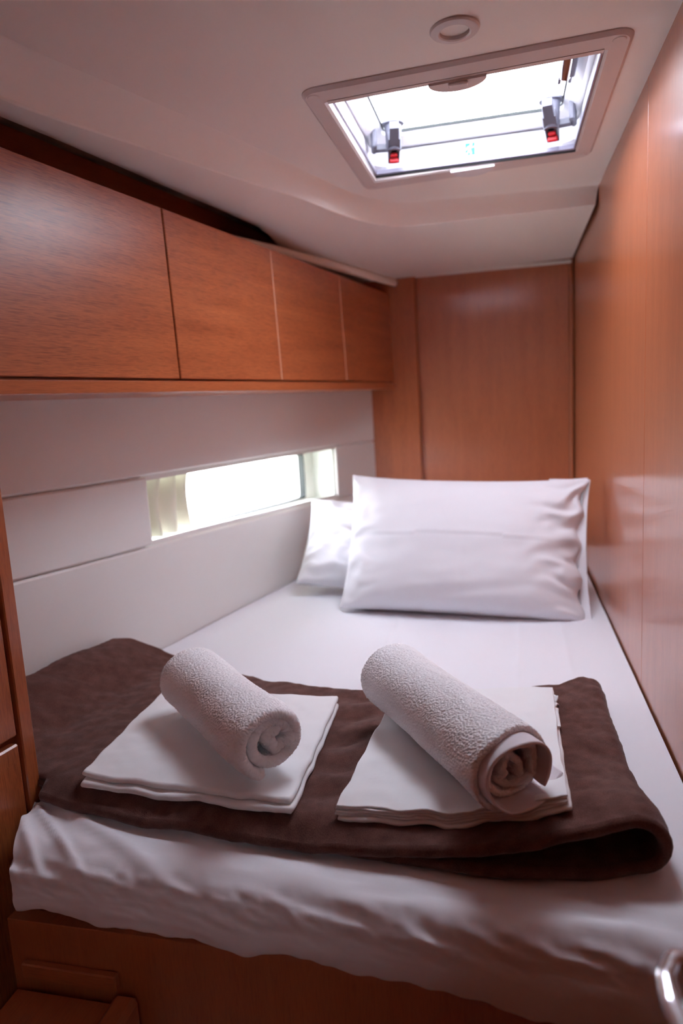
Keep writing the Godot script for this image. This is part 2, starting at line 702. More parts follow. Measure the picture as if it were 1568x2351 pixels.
func hull_side() -> void:
	var root := setting("wall_left")
	var zend := -2.985
	var pieces := [
		[zend, -0.86, func(_z): return 0.50, func(z): return seam_lo(z) - 0.0068],
		[zend, -0.86, func(z): return seam_hi(z) + 0.0068, func(_z): return 1.405],
		[WZ1 + 0.006, -0.86, func(z): return seam_lo(z) + 0.0068, func(z): return seam_hi(z) - 0.0068],
		[zend, WZ0 - 0.006, func(z): return seam_lo(z) + 0.0068, func(z): return seam_hi(z) - 0.0068]]
	for p in pieces:
		var st := begin()
		var C := []
		for i in 33:
			var z: float = lerpf(p[0], p[1], i / 32.0)
			var row := PackedVector3Array()
			for k in 13:
				row.append(Vector3(hull_x(z) - 0.006, lerpf(p[2].call(z), p[3].call(z), k / 12.0), z))
			C.append(row)
		sheet(st, C, 0.012)
		put(root, "liner_panel", st, M.liner)
	# backing seen in the seams
	var st2 := begin()
	for pair in [["lo", 0], ["hi", 1]]:
		var P := []
		for i in 33:
			var z := lerpf(-2.985, -0.86, i / 32.0)
			var y := seam_lo(z) if pair[1] == 0 else seam_hi(z)
			P.append(PackedVector3Array([Vector3(hull_x(z) - 0.0085, y - 0.012, z), Vector3(hull_x(z) - 0.0085, y + 0.012, z)]))
		grid(st2, P)
	put(root, "seam_backing", st2, M.liner)
	# the hull itself, open at the window
	var turn := -atan2(0.2233, 1.0)
	var hull := setting("trim_2")
	hull.position = Vector3(-0.922, 0, -1.579)
	hull.rotation.y = turn
	var st := begin()
	bx(st, Vector3(-0.17, -0.05, -1.75), Vector3(-0.115, 0.975, 1.9))
	bx(st, Vector3(-0.17, 1.165, -1.75), Vector3(-0.115, 2.0, 1.9))
	bx(st, Vector3(-0.17, 0.975, -1.75), Vector3(-0.115, 1.165, -1.09))
	bx(st, Vector3(-0.17, 0.975, -0.10), Vector3(-0.115, 1.165, 1.9))
	put(hull, "hull_plating", st, M.hull)

func window() -> void:
	var root := setting("window_1", "long narrow hull window in a white recess")
	root.position = Vector3(-0.922, 0, -1.579)
	root.rotation.y = -atan2(0.2233, 1.0)
	# local: x towards the room, z along the hull
	var z0 := (WZ0 + 1.579) / 0.976
	var z1 := (WZ1 + 1.579) / 0.976
	var lo0 := seam_lo(WZ0)
	var lo1 := seam_lo(WZ1)
	var hi0 := seam_hi(WZ0)
	var hi1 := seam_hi(WZ1)
	var bend := 0.02
	var st := begin()
	var xa := -0.116
	var xb := -0.003
	# sill, head and the two ends of the recess
	hexa(st, corners(xa, xb, z0 - 0.02, z1 + 0.02, lo0 - 0.03, lo1 - 0.03, lo0, lo1))
	hexa(st, corners(xa, xb, z0 - 0.02, z1 + 0.02, hi0, hi1, hi0 + 0.03, hi1 + 0.03))
	hexa(st, corners(xa, xb, z0 - 0.03, z0, lo0, lo0, hi0, hi0))
	hexa(st, corners(xa, xb, z1, z1 + 0.03, lo1, lo1, hi1, hi1))
	put(root, "recess", st, M.reveal)
	# frame plate with the glazed opening (round corners)
	var g0 := -1.075
	var g1 := -0.115
	var gy0 := 0.988
	var gy1 := 1.162
	var cy := (gy0 + gy1) / 2
	var cz := (g0 + g1) / 2
	var hz := (g1 - g0) / 2
	var hy := (gy1 - gy0) / 2
	st = begin()
	var tilt := func(l: PackedVector3Array) -> PackedVector3Array:
		var r := PackedVector3Array()
		for p in l:                       # loops are made flat, then stood up
			r.append(Vector3(p.y, p.x + (p.z - cz) * 0.02, p.z))
		return r
	loft(st, [tilt.call(rounded(cy, cz, hy + 0.05, hz + 0.10, 0.002, -0.104)), tilt.call(rounded(cy, cz, hy + 0.05, hz + 0.10, 0.002, -0.092)), tilt.call(rounded(cy, cz, hy + 0.008, hz + 0.008, 0.02, -0.092)), tilt.call(rounded(cy, cz, hy, hz, 0.015, -0.098)), tilt.call(rounded(cy, cz, hy, hz, 0.015, -0.118))])
	put(root, "frame", st, M.reveal)
	st = begin()
	loft(st, [tilt.call(rounded(cy, cz, hy + 0.002, hz + 0.002, 0.016, -0.0935)), tilt.call(rounded(cy, cz, hy - 0.002, hz - 0.002, 0.014, -0.0935)), tilt.call(rounded(cy, cz, hy - 0.002, hz - 0.002, 0.014, -0.12))])
	put(root, "gasket", st, M.gasket)
	st = begin()
	fan(st, tilt.call(rounded(cy, cz, hy + 0.002, hz + 0.002, 0.015, -0.122)), Vector3.RIGHT)
	put(root, "pane", st, M.glass)

func corners(x0: float, x1: float, z0: float, z1: float, b0: float, b1: float, t0: float, t1: float) -> Array:
	return [Vector3(x0, b0, z0), Vector3(x1, b0, z0), Vector3(x0, t0, z0), Vector3(x1, t0, z0), Vector3(x0, b1, z1), Vector3(x1, b1, z1), Vector3(x0, t1, z1), Vector3(x1, t1, z1)]

func bulkheads() -> void:
	var r := setting("wall_right")
	var cuts := [0.148, -0.62, -1.488, -2.19, -2.964]
	for i in cuts.size() - 1:
		var st := begin()
		var inset := 0.004 if i == 3 else 0.0
		bx(st, Vector3(WALL_R + inset, 0.0, cuts[i + 1] + 0.0007), Vector3(WALL_R + 0.03, 1.96, cuts[i] - 0.0007), 0.0012)
		put(r, "wall_panel", st, M.wood_panel)
	var st := begin()
	bx(st, Vector3(WALL_R + 0.031, 0.0, -3.05), Vector3(WALL_R + 0.06, 2.0, 0.14))
	put(r, "backing", st, M.wood_panel)
	var b := setting("wall_back")
	st = begin()
	bx(st, Vector3(-0.345, 0.0, BACK - 0.03), Vector3(0.252, 1.86, BACK), 0.001)
	put(b, "wall_panel", st, M.wood_panel)
	st = begin()
	bx(st, Vector3(-0.70, 0.0, BACK - 0.03), Vector3(-0.346, 1.86, BACK + 0.022), 0.004)
	put(b, "corner_post", st, M.wood_rail)
	st = begin()
	bx(st, Vector3(0.2535, 0.0, BACK - 0.03), Vector3(0.267, 1.86, BACK + 0.004), 0.002)
	put(b, "corner_strip", st, M.wood_panel)
	st = begin()
	bx(st, Vector3(-0.74, -0.05, BACK - 0.09), Vector3(0.4, 2.0, BACK - 0.04))
	put(b, "backing", st, M.wood_panel)

# ------------------------------------------------------------------ joinery
func overhead_cabinet() -> void:
	var t := thing("overhead_cabinet", "long reddish wooden overhead locker with four flush doors along the hull", "cabinet", Vector3(-0.445, 0, -2.962), deg_to_rad(-9.0))
	# local: x towards the room, z from the head bulkhead forward
	var cuts := [0.022, 0.56, 1.06, 1.55, 2.035]
	var st := begin()
	bx(st, Vector3(-0.26, 1.40, 0.005), Vector3(-0.022, 1.768, 2.06), 0.0, 2)
	put(t, "carcass", st, M.wood_panel)
	for i in 4:
		st = begin()
		var e0: float = [0.0015, 0.0024, 0.0024, 0.0028][i]
		var e1: float = [0.0024, 0.0024, 0.0028, 0.0015][i]
		bx(st, Vector3(-0.020, 0.0, cuts[i] + e0), Vector3(0.0, 0.3555, cuts[i + 1] - e1), 0.0015, 2)
		var door := put(t, "door", st, M.wood_door)
		door.position.y = 1.4175
		door.rotation.z = deg_to_rad(1.5)
	st = begin()
	bx(st, Vector3(-0.30, 1.388, 0.0), Vector3(0.003, 1.4125, 2.06), 0.002, 2)
	put(t, "bottom_rail", st, M.wood_rail)
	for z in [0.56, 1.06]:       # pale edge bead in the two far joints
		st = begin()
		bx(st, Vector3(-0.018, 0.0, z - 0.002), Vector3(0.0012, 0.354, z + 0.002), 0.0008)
		var bead := put(t, "edge_bead", st, M.pale_strip)
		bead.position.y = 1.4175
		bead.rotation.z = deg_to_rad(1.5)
	st = begin()
	bx(st, Vector3(-0.26, 1.768, 0.01), Vector3(-0.25, 1.93, 2.06), 0.0, 2)
	put(t, "top_filler", st, M.wood_panel)

func side_locker() -> void:
	var t := thing("side_locker", "tall reddish wooden locker with two doors at the left end of the berth", "locker", Vector3(-0.775, 0, -0.94), deg_to_rad(-9.0))
	var st := begin()
	bx(st, Vector3(-0.34, 0.0, 0.002), Vector3(-0.022, 1.83, 1.09), 0.0)
	put(t, "carcass", st, M.wood_panel)
	st = begin()
	bx(st, Vector3(-0.30, 0.0, -0.001), Vector3(0.0, 1.83, 0.0245), 0.002)
	put(t, "end_post", st, M.wood_rail)
	for d in [[0.03, 0.62, 0.05, 0.829], [0.03, 0.62, 0.842, 1.80], [0.63, 1.09, 0.05, 0.829], [0.63, 1.09, 0.842, 1.80]]:
		st = begin()
		bx(st, Vector3(-0.020, d[2], d[0]), Vector3(-0.002, d[3], d[1]), 0.003)
		put(t, "door", st, M.wood_door)

func berth() -> void:
	var t := thing("berth_base", "dark wooden berth front under the white sheet", "bed base")
	var st := begin()
	bx(st, Vector3(-0.76, 0.0, -0.835), Vector3(0.266, 0.594, -0.81), 0.001)
	put(t, "front_panel", st, M.wood_panel)
	st = begin()
	bx(st, Vector3(-0.60, 0.54, -2.90), Vector3(0.264, 0.566, -0.84), 0.001, 2)
	put(t, "slat_board", st, M.wood_panel)
	st = begin()
	bx(st, Vector3(-0.735, 0.505, -0.8095), Vector3(-0.575, 0.53, -0.797), 0.002, 0)
	put(t, "ledge", st, M.wood_rail)
	mattress()

func bed_left(z: float) -> float:
	if z < -0.955:
		return hull_x(z) + 0.004
	return lerpf(hull_x(z) + 0.004, -0.772 + 0.30 * ss(-0.93, -0.78, z) * (z + 0.94) + 0.006, ss(-0.955, -0.945, z))

func mattress() -> void:
	var t := thing("mattress", "white fitted sheet stretched over the berth mattress", "mattress")
	var st := begin()
	bx(st, Vector3(-0.60, 0.568, -2.90), Vector3(0.25, 0.700, -0.84), 0.02)
	put(t, "core", st, M.linen)
	# fitted sheet: from the head forward, over the front edge, down and under
	st = begin()
	var P := []
	var nu := 260
	var prof := []                    # [along z, y drop], front edge at 0
	for k in 130:
		prof.append([lerpf(-2.135, -0.05, pow(k / 130.0, 0.55)), 0.0])
	for k in 15:
		var a := PI / 2 * k / 14.0
		prof.append([-0.05 + 0.05 * sin(a), -0.042 * (1 - cos(a))])
	for k in range(1, 14):
		prof.append([0.004 * sin(PI * k / 13.0), -0.042 - 0.048 * k / 13.0])
	for k in range(1, 7):
		var a := PI / 2 * k / 6.0
		prof.append([-0.022 * (1 - cos(a)), -0.09 - 0.016 * sin(a)])
	prof.append([-0.08, -0.107])
	for i in nu + 1:
		var f := float(i) / nu
		var row := PackedVector3Array()
		for q in prof:
			var zf := lerpf(-0.806, -0.738, f)
			var z: float = zf + q[0]
			var x: float = max(lerpf(hull_x(z) + 0.004, 0.264, f), bed_left(z))
			var p := Vector3(x, BED + q[1], z)
			row.append(p)
		P.append(row)
	for i in nu + 1:
		var f := float(i) / nu
		for j in prof.size():
			P[i][j] += crease(P[i][j], prof[j], f)
	grid(st, P)
	put(t, "fitted_sheet", st, M.cotton)

func crease(p: Vector3, q: Array, f: float) -> Vector3:
	var d := Vector3.ZERO
	# the sheet's broad unevenness and pulls towards the left front corner
	d.y += 0.0012 * noise.get_noise_2d(p.x * 3.0, p.z * 3.0)
	var front := ss(-0.22, -0.03, q[0])
	# pulls fanning out of the left front corner, crests sharper than troughs
	var ang := atan2(p.z + 0.97, p.x + 0.86)
	var far := Vector2(p.x + 0.80, p.z + 0.95).length()
	var w := sin(ang * 34.0 + 2.4 * noise.get_noise_2d(ang * 3.0, far * 2.0))
	w = pow(0.5 + 0.5 * w, 2.2)
	var top := ss(0.035, 0.0, -q[1])
	d.y += 0.0085 * w * ss(-0.26, -0.10, q[0]) * ss(0.75, 0.12, far) * ss(0.0, 0.06, far) * (0.25 + 0.75 * top)
	# long soft rolls just above the edge
	var rl := sin((p.z - 0.10 * p.x) * 120.0 + 3.0 * noise.get_noise_2d(p.x * 2.5, p.z * 4.0))
	d.y += 0.0022 * rl * front * ss(-0.55, -0.2, p.x) * (0.3 + 0.7 * top)
	d.y += 0.003 * noise.get_noise_2d(p.x * 6.0 + 3.0, p.z * 22.0) * front
	# puckers along the rounded edge
	var edge := ss(0.0, 0.02, -q[1]) * ss(0.075, 0.03, -q[1])
	d += Vector3(0, 0.7, 0.7) * edge * (0.006 * noise.get_noise_2d(p.x * 11.0 + p.y * 30.0, p.y * 40.0) + 0.003 * noise.get_noise_2d(p.x * 28.0, p.y * 60.0 + 3.0))
	d.z += 0.005 * noise.get_noise_2d(p.x * 7.0, p.y * 14.0 + 9.0) * ss(0.01, 0.05, -q[1])
	# slant folds on the front face
	var s := sin(p.x * 34.0 - p.y * 62.0 + 3.0 * noise.get_noise_2d(p.x * 4.0, 7.0))
	d.z += 0.0028 * s * ss(0.02, 0.07, -q[1]) * (0.5 + 0.5 * noise.get_noise_2d(p.x * 3.0, 20.0))
	# uneven lower hem
	var hem := ss(0.05, 0.10, -q[1])
	d.y += hem * (0.012 * noise.get_noise_2d(p.x * 5.0, 2.0) + 0.006 * noise.get_noise_2d(p.x * 15.0, 4.0) - 0.022 * ss(-0.2, 0.1, p.x) + 0.008)
	# pressed fold lines running to the head
	for line in [[-0.30, 0.05], [0.02, -0.02], [0.135, 0.0]]:
		var u: float = p.x - line[0] - line[1] * (p.z + 1.6)
		d.y += 0.0016 * exp(-u * u / 0.00006) * (1.0 if p.z < -1.0 or line[0] > 0.1 else 0.0) * ss(0.02, 0.0, -q[1])
	return d

func step_box() -> void:
	var t := thing("step_box", "dark wooden step box with a raised edge at the left foot of the berth", "step")
	var st := begin()
	bx(st, Vector3(-0.745, 0.0, -0.795), Vector3(-0.575, 0.49, 0.1), 0.003, 2)
	put(t, "top", st, M.wood_panel)
	st = begin()
	bx(st, Vector3(-0.574, 0.0, -0.795), Vector3(-0.535, 0.512, 0.1), 0.008, 2)
	put(t, "raised_edge", st, M.wood_panel)

# ------------------------------------------------------------------ hatch and lamp
func deck_hatch() -> void:
	var t := thing("deck_hatch", "open-blind deck hatch with white frame and clear lid over the berth", "hatch")
	var cx := (HX0 + HX1) / 2
	var cz := (HZ0 + HZ1) / 2
	var hx := (HX1 - HX0) / 2
	var hz := (HZ1 - HZ0) / 2
	var tilt := func(l: PackedVector3Array) -> PackedVector3Array:
		var r := PackedVector3Array()
		for p in l:
			r.append(p + Vector3(0, 0.025 * p.x, 0))
		return r
	# inner trim frame on the ceiling
	var ox := -0.065
	var fx := 0.278
	var oz := -1.586
	var fz := 0.309
	var st := begin()
	loft(st, [tilt.call(rounded(ox, oz, fx, fz, 0.03, CEIL + 0.002)), tilt.call(rounded(ox, oz, fx, fz, 0.03, CEIL - 0.002)), tilt.call(rounded(ox, oz, fx - 0.006, fz - 0.006, 0.026, CEIL - 0.0075)), tilt.call(rounded(cx, cz, hx + 0.005, hz + 0.005, 0.004, CEIL - 0.008)), tilt.call(rounded(cx, cz, hx, hz, 0.003, CEIL - 0.005)), tilt.call(rounded(cx, cz, hx, hz, 0.003, CEIL + 0.004))], -1.0)
	var frame := put(t, "trim_frame", st, M.plastic_white)
	for s in [[-0.321, -1.300], [0.190, -1.300], [-0.321, -1.872], [0.190, -1.872]]:
		st = begin()
		lathe(st, Vector3(s[0], ceil_y(s[0]) - 0.0076, s[1]), [[0.0, -0.0012], [0.010, -0.0012], [0.0115, 0.0]], 20)
		put(frame, "screw_cap", st, M.plastic_white)
	# blind cassette along the near side, with a groove
	st = begin()
	hexa(st, corners_x(HX0 + 0.002, HX1 - 0.002, HZ1 - 0.002, HZ1 + 0.010, -0.009, 0.0))
	put(t, "blind_bar", st, M.plastic_white)
	# grip on the near bar: half disc with a tab
	st = begin()
	var half := []
	for yy in [CEIL - 0.013, CEIL - 0.009]:
		var l := PackedVector3Array()
		for k in 25:
			var a := PI * k / 24.0
			l.append(Vector3(-0.070 + cos(a) * 0.050, yy + (cos(a) * 0.05 - 0.07) * 0.025, HZ1 + 0.004 - sin(a) * 0.040))
		l.append(l[0])
		half.append(l)
	loft(st, half)
	fan(st, half[0], Vector3.DOWN)
	fan(st, half[1], Vector3.UP)
	var grip := put(t, "blind_grip", st, M.plastic_white)
	st = begin()
	bx(st, Vector3(-0.086, CEIL - 0.020, HZ1 - 0.010), Vector3(-0.052, CEIL - 0.0145, HZ1 + 0.004), 0.0015)
	put(grip, "tab", st, M.plastic_white)
	# grip of the fly screen on the far side
	st = begin()
	half = []
	for yy in [CEIL - 0.0145, CEIL - 0.0105]:
		var l := PackedVector3Array()
		for k in 25:
			var a := PI * k / 24.0
			l.append(Vector3(-0.066 + cos(a) * 0.052, yy + cos(a) * 0.0013, HZ0 - sin(a) * 0.058))
		l.append(l[0])
		half.append(l)
	loft(st, half)
	fan(st, half[0], Vector3.DOWN)
	fan(st, half[1], Vector3.UP)
	put(t, "blind_grip", st, M.gloss_white)  # whiter than the near grip: light through the plastic put into the colour
	# side tracks and far rail of the blind
	st = begin()
	bx(st, Vector3(HX0 + 0.0005, CEIL - 0.002, HZ0 + 0.002), Vector3(HX1 - 0.0005, CEIL + 0.010, HZ0 + 0.010), 0.002)
	put(t, "far_rail", st, M.alu)
	st = begin()
	bx(st, Vector3(HX0 + 0.0005, CEIL - 0.006, HZ0 - 0.001), Vector3(HX1 - 0.0005, CEIL + 0.003, HZ0 + 0.0035), 0.001)
	put(t, "brush_seal", st, M.plastic_dark)
	for s in [[HX0 + 0.0005, HX0 + 0.006], [HX1 - 0.006, HX1 - 0.0005]]:
		st = begin()
		bx(st, Vector3(s[0], CEIL - 0.002, HZ0 + 0.011), Vector3(s[1], CEIL + 0.008, HZ1 - 0.006), 0.0015)
		put(t, "side_track", st, M.alu)
	# white coaming through the deck, with round corners
	st = begin()
	loft(st, [rounded(cx, cz, hx + 0.004, hz + 0.004, 0.012, CEIL + 0.005), rounded(cx, cz, hx + 0.004, hz + 0.004, 0.05, CEIL + 0.018), rounded(cx, cz, hx + 0.004, hz + 0.004, 0.055, CEIL + 0.054), rounded(cx, cz, hx + 0.05, hz + 0.05, 0.06, CEIL + 0.057), rounded(cx, cz, hx + 0.05, hz + 0.05, 0.06, CEIL + 0.03)])
	put(t, "coaming", st, M.gloss_white)
	# lid: rounded frame and the clear pane in it
	var y0 := CEIL + 0.058
	st = begin()
	loft(st, [rounded(cx, cz, hx + 0.03, hz + 0.03, 0.07, y0 + 0.03), rounded(cx, cz, hx + 0.03, hz + 0.03, 0.07, y0), rounded(cx, cz, hx - 0.008, hz - 0.008, 0.05, y0), rounded(cx, cz, hx - 0.014, hz - 0.014, 0.045, y0 + 0.004), rounded(cx, cz, hx - 0.030, hz - 0.030, 0.035, y0 + 0.016), rounded(cx, cz, hx - 0.033, hz - 0.033, 0.032, y0 + 0.024)])
	put(t, "lid_frame", st, M.gloss_white)
	st = begin()
	loft(st, [rounded(cx, cz, hx - 0.0325, hz - 0.0325, 0.032, y0 + 0.0235), rounded(cx, cz, hx - 0.0355, hz - 0.0355, 0.030, y0 + 0.0235), rounded(cx, cz, hx - 0.0355, hz - 0.0355, 0.030, y0 + 0.030)])
	put(t, "gasket", st, M.gasket)
	st = begin()
	fan(st, rounded(cx, cz, hx + 0.02, hz + 0.02, 0.05, y0 + 0.031), Vector3.DOWN)
	put(t, "pane", st, M.glass)
	# latches
	for s in [[-0.243, -1.0], [0.112, 1.0]]:
		latch(t, Vector3(s[0], y0 + 0.028, HZ0 + 0.085), s[1])
	# stay at the right side, hanging from the lid
	var stay := Node3D.new()
	stay.name = "stay"
	t.add_child(stay)
	stay.position = Vector3(0.128, y0 + 0.004, -1.535)
	st = begin()
	var path := PackedVector3Array([Vector3(0, 0, -0.03), Vector3(0, 0, -0.028), Vector3(0, 0.002, 0.02), Vector3(0, 0.004, 0.12)])
	tube(st, path, [0.0125, 0.014, 0.015, 0.015], 16)
	put(stay, "barrel", st, M.chrome)
	st = begin()
	bx(st, Vector3(0.006, -0.012, -0.020), Vector3(0.017, 0.008, 0.10), 0.002)
	put(stay, "ridged_grip", st, M.plastic_grey)
	for x in [-0.010, 0.010]:
		st = begin()
		bx(st, Vector3(x - 0.003, -0.008, -0.055), Vector3(x + 0.003, 0.006, -0.026), 0.001)
		put(stay, "fork_prong", st, M.plastic_grey)
	sticker(t)

func corners_x(x0: float, x1: float, z0: float, z1: float, b: float, t: float) -> Array:
	# a bar that follows the ceiling's camber
	var r := []
	for k in 8:
		var x := x1 if k & 1 else x0
		r.append(Vector3(x, ceil_y(x) + (t if k & 2 else b), z1 if k & 4 else z0))
	return r

func latch(t: Node3D, at: Vector3, s: float) -> void:
	var h := Node3D.new()
	h.name = "latch"
	t.add_child(h, true)
	h.position = at
	h.rotation.y = -0.18 * s
	h.scale = Vector3.ONE * 1.25
	# hub hanging from the pane
	var st := begin()
	lathe(st, Vector3.ZERO, [[0.021, 0.0], [0.021, -0.004], [0.016, -0.006], [0.014, -0.046], [0.012, -0.050], [0.0, -0.051]], 22)
	put(h, "hub", st, M.plastic_grey)
	# lever: two cheeks with a dark slot and a rounded grip end
	st = begin()
	for x in [-0.011, 0.0085]:
		hexa(st, corners(x, x + 0.0025, -0.030, 0.030, -0.062, -0.040, -0.040, -0.026))
	hexa(st, corners(-0.0085, 0.0085, 0.014, 0.056, -0.046, -0.030, -0.034, -0.018))
	bx(st, Vector3(-0.011, -0.062, -0.033), Vector3(0.011, -0.036, -0.029), 0.001)
	put(h, "lever", st, M.plastic_grey)
	st = begin()
	bx(st, Vector3(-0.0082, -0.046, -0.026), Vector3(0.0082, -0.040, 0.014), 0.001)
	put(h, "slot", st, M.plastic_dark)
	st = begin()
	bx(st, Vector3(-0.0088, -0.064, -0.028), Vector3(0.0088, -0.054, -0.018), 0.002)
	bx(st, Vector3(-0.007, -0.057, -0.016), Vector3(0.007, -0.050, -0.008), 0.002)
	put(h, "release_button", st, M.red, "red release button")
	# keeper reaching to the side of the lid
	st = begin()
	bx(st, Vector3(min(0.010 * s, 0.036 * s), -0.046, -0.018), Vector3(max(0.010 * s, 0.036 * s), -0.034, -0.004), 0.002)
	bx(st, Vector3(min(0.032 * s, 0.042 * s), -0.046, -0.024), Vector3(max(0.032 * s, 0.042 * s), -0.004, 0.016), 0.003)
	put(h, "keeper", st, M.plastic_grey)

func sticker(t: Node3D) -> void:
	# emergency exit sign on the far side of the coaming
	var z := HZ0 - 0.0035
	var card := Node3D.new()
	card.name = "exit_sticker"
	t.add_child(card)
	card.position = Vector3(-0.062, CEIL + 0.033, z)
	card.set_meta("label", "green and white emergency exit sticker")
	var st := begin()
	bx(st, Vector3(-0.118, -0.019, 0.0), Vector3(0.032, 0.019, 0.0004))
	put(card, "backing_card", st, M.sticker)
	st = begin()
	bx(st, Vector3(-0.020, -0.014, 0.0004), Vector3(0.003, 0.014, 0.0008))
	for r in [[0.003, 0.0125, 0.0205, 0.014], [0.003, -0.014, 0.0205, -0.0125], [0.019, -0.014, 0.0205, 0.014]]:
		bx(st, Vector3(r[0], r[1], 0.0004), Vector3(r[2], r[3], 0.0008))
	put(card, "green_panel", st, M.green)
	# running figure
	st = begin()
	var fig := [[-0.0055, 0.0105, -0.0055, 0.0105, 0.0026], [-0.0075, 0.006, -0.010, -0.001, 0.0028], [-0.0070, 0.0055, -0.0015, 0.003, 0.0014], [-0.0015, 0.003, 0.0015, 0.0045, 0.0013], [-0.0085, 0.006, -0.0145, 0.0045, 0.0014], [-0.0145, 0.0045, -0.018, -0.001, 0.0013], [-0.010, -0.001, -0.0065, -0.005, 0.0018], [-0.0065, -0.005, -0.0065, -0.0125, 0.0016], [-0.0105, -0.002, -0.013, -0.008, 0.0018], [-0.013, -0.008, -0.0185, -0.0105, 0.0016]]
	for f in fig:
		stroke(st, Vector2(f[0], f[1]), Vector2(f[2], f[3]), f[4], 0.0011)
	put(card, "running_figure", st, M.sticker)
	st = begin()
	stroke(st, Vector2(0.011, -0.008), Vector2(0.011, 0.004), 0.0004, 0.0010)
	put(card, "arrow_shaft", st, M.ink)
	st = begin()
	stroke(st, Vector2(0.0085, 0.0055), Vector2(0.011, 0.0085), 0.0008, 0.0010)
	stroke(st, Vector2(0.0135, 0.0055), Vector2(0.011, 0.0085), 0.0008, 0.0010)
	put(card, "arrow_head", st, M.green)
	# lines of print, too small to read
	st = begin()
	var seeds := RandomNumberGenerator.new()
	seeds.seed = 5
	for row in [[-0.093, 0.0065, -0.030], [-0.093, -0.0035, -0.036], [-0.093, -0.009, -0.077]]:
		var x: float = row[0]
		while x < row[2]:
			var w := seeds.randf_range(0.004, 0.012)
			stroke(st, Vector2(x, row[1]), Vector2(min(x + w, row[2]), row[1]), 0.0006, 0.0008)
			x += w + seeds.randf_range(0.002, 0.004)
	stroke(st, Vector2(-0.112, -0.004), Vector2(-0.112, 0.001), 0.0012, 0.0008)
	stroke(st, Vector2(-0.112, -0.004), Vector2(-0.1135, -0.009), 0.0007, 0.0008)
	stroke(st, Vector2(-0.112, -0.004), Vector2(-0.1105, -0.009), 0.0007, 0.0008)
	stroke(st, Vector2(-0.112, 0.0035), Vector2(-0.112, 0.0036), 0.0011, 0.0008)
	put(card, "small_print", st, M.ink)

func stroke(st: SurfaceTool, a: Vector2, b: Vector2, r: float, z: float) -> void:
	# a round-ended stroke lying on the card
	var d := (b - a)
	var ang := d.angle() if d.length() > 1e-5 else 0.0
	var pts := PackedVector3Array()
	for k in 9:
		var w := ang + PI / 2 + PI * k / 8.0
		pts.append(Vector3(a.x + cos(w) * r, a.y + sin(w) * r, z))
	for k in 9:
		var w := ang - PI / 2 + PI * k / 8.0
		pts.append(Vector3(b.x + cos(w) * r, b.y + sin(w) * r, z))
	pts.append(pts[0])
	fan(st, pts, Vector3.BACK)

func downlight() -> void:
	var t := thing("downlight", "small round white ceiling downlight, switched off, beside the hatch", "lamp", Vector3(-0.064, ceil_y(-0.064), -1.178))
	var st := begin()
	lathe(st, Vector3.ZERO, [[0.038, 0.002], [0.038, -0.002], [0.036, -0.0045], [0.025, -0.0065], [0.0225, -0.005], [0.0215, 0.004]], 40)
	put(t, "ring", st, M.plastic_white)
	st = begin()
	lathe(st, Vector3.ZERO, [[0.0, 0.0005], [0.012, 0.001], [0.022, 0.0025]], 40)
	put(t, "lens", st, M.lens)

# ------------------------------------------------------------------ bedding
func cushion(st: SurfaceTool, W: float, H: float, T: float, sd: float, kind: int) -> void:
	var n := 90
	for side in [1.0, -1.0]:
		var P := []
		for i in n + 1:
			var row := PackedVector3Array()
			for j in n + 1:
				var u := -cos(PI * i / n)
				var v := -cos(PI * j / n)
				u = lerpf(u, 2.0 * i / n - 1.0, 0.55)
				v = lerpf(v, 2.0 * j / n - 1.0, 0.55)
				var x := W * u * (1.0 - 0.045 * (1 - v * v)) * (0.945 if u > 0 and kind == 0 else 1.0)
				var y := H * v * (1.0 - (0.075 if v > 0 else 0.03) * (1 - pow(absf(u), 2.5)))
				var b := pow(max(0.0, 1.0 - pow(absf(u), 2.8)), 0.55) * pow(max(0.0, 1.0 - pow(absf(v), 2.3 if v > 0 else 4.5)), 0.6 if v > 0 else 0.5)
				b *= 1.0 - 0.18 * v
				var z := T * b
				if side > 0:
					var e := ss(0.5, 0.95, u)
					# gathers fanning in from the closed end
					var w := sin(v * 17.0 + 5.0 * noise.get_noise_2d(u * 1.6 + sd, v * 1.8) + (1.0 - u) * 3.0)
					z += 0.010 * w * e * (1 - pow(absf(v), 6)) * (1.0 - ss(0.93, 1.0, u))
					x += 0.008 * sin(v * 14.0 + sd) * ss(0.85, 1.0, u)
					var l := ss(-0.55, -0.98, u)
					z += 0.006 * sin(v * 11.0 + 3.0 * noise.get_noise_2d(u * 2.0, v * 2.0 + sd)) * l * (1.0 - ss(0.93, 1.0, -u))
					# soft folds low on the face
					z += 0.004 * noise.get_noise_2d(u * 1.3 + v * 0.9 + sd, v * 1.8 - u * 0.8) * b
					var dlow := v + 0.75 - 0.25 * u
					z -= 0.004 * exp(-dlow * dlow / 0.006) * b
					if kind == 0:
						# pressed fold lines of the ironed case
						var c1 := v - 0.06 + 0.03 * u * u
						z += 0.0022 * (1.0 if c1 > 0 else -1.0) * exp(-absf(c1) / 0.035) * b
						var c2 := u - 0.03
						z -= 0.0012 * exp(-c2 * c2 / 0.0004) * b
					else:
						z += 0.012 * sin((u * 0.8 + v) * 9.0 + 3.0 * noise.get_noise_2d(u * 1.3, v * 1.3)) * b
				row.append(Vector3(x, y, side * z * (1.0 if side > 0 else 0.75)))
			P.append(row)
		grid(st, P, side < 0)

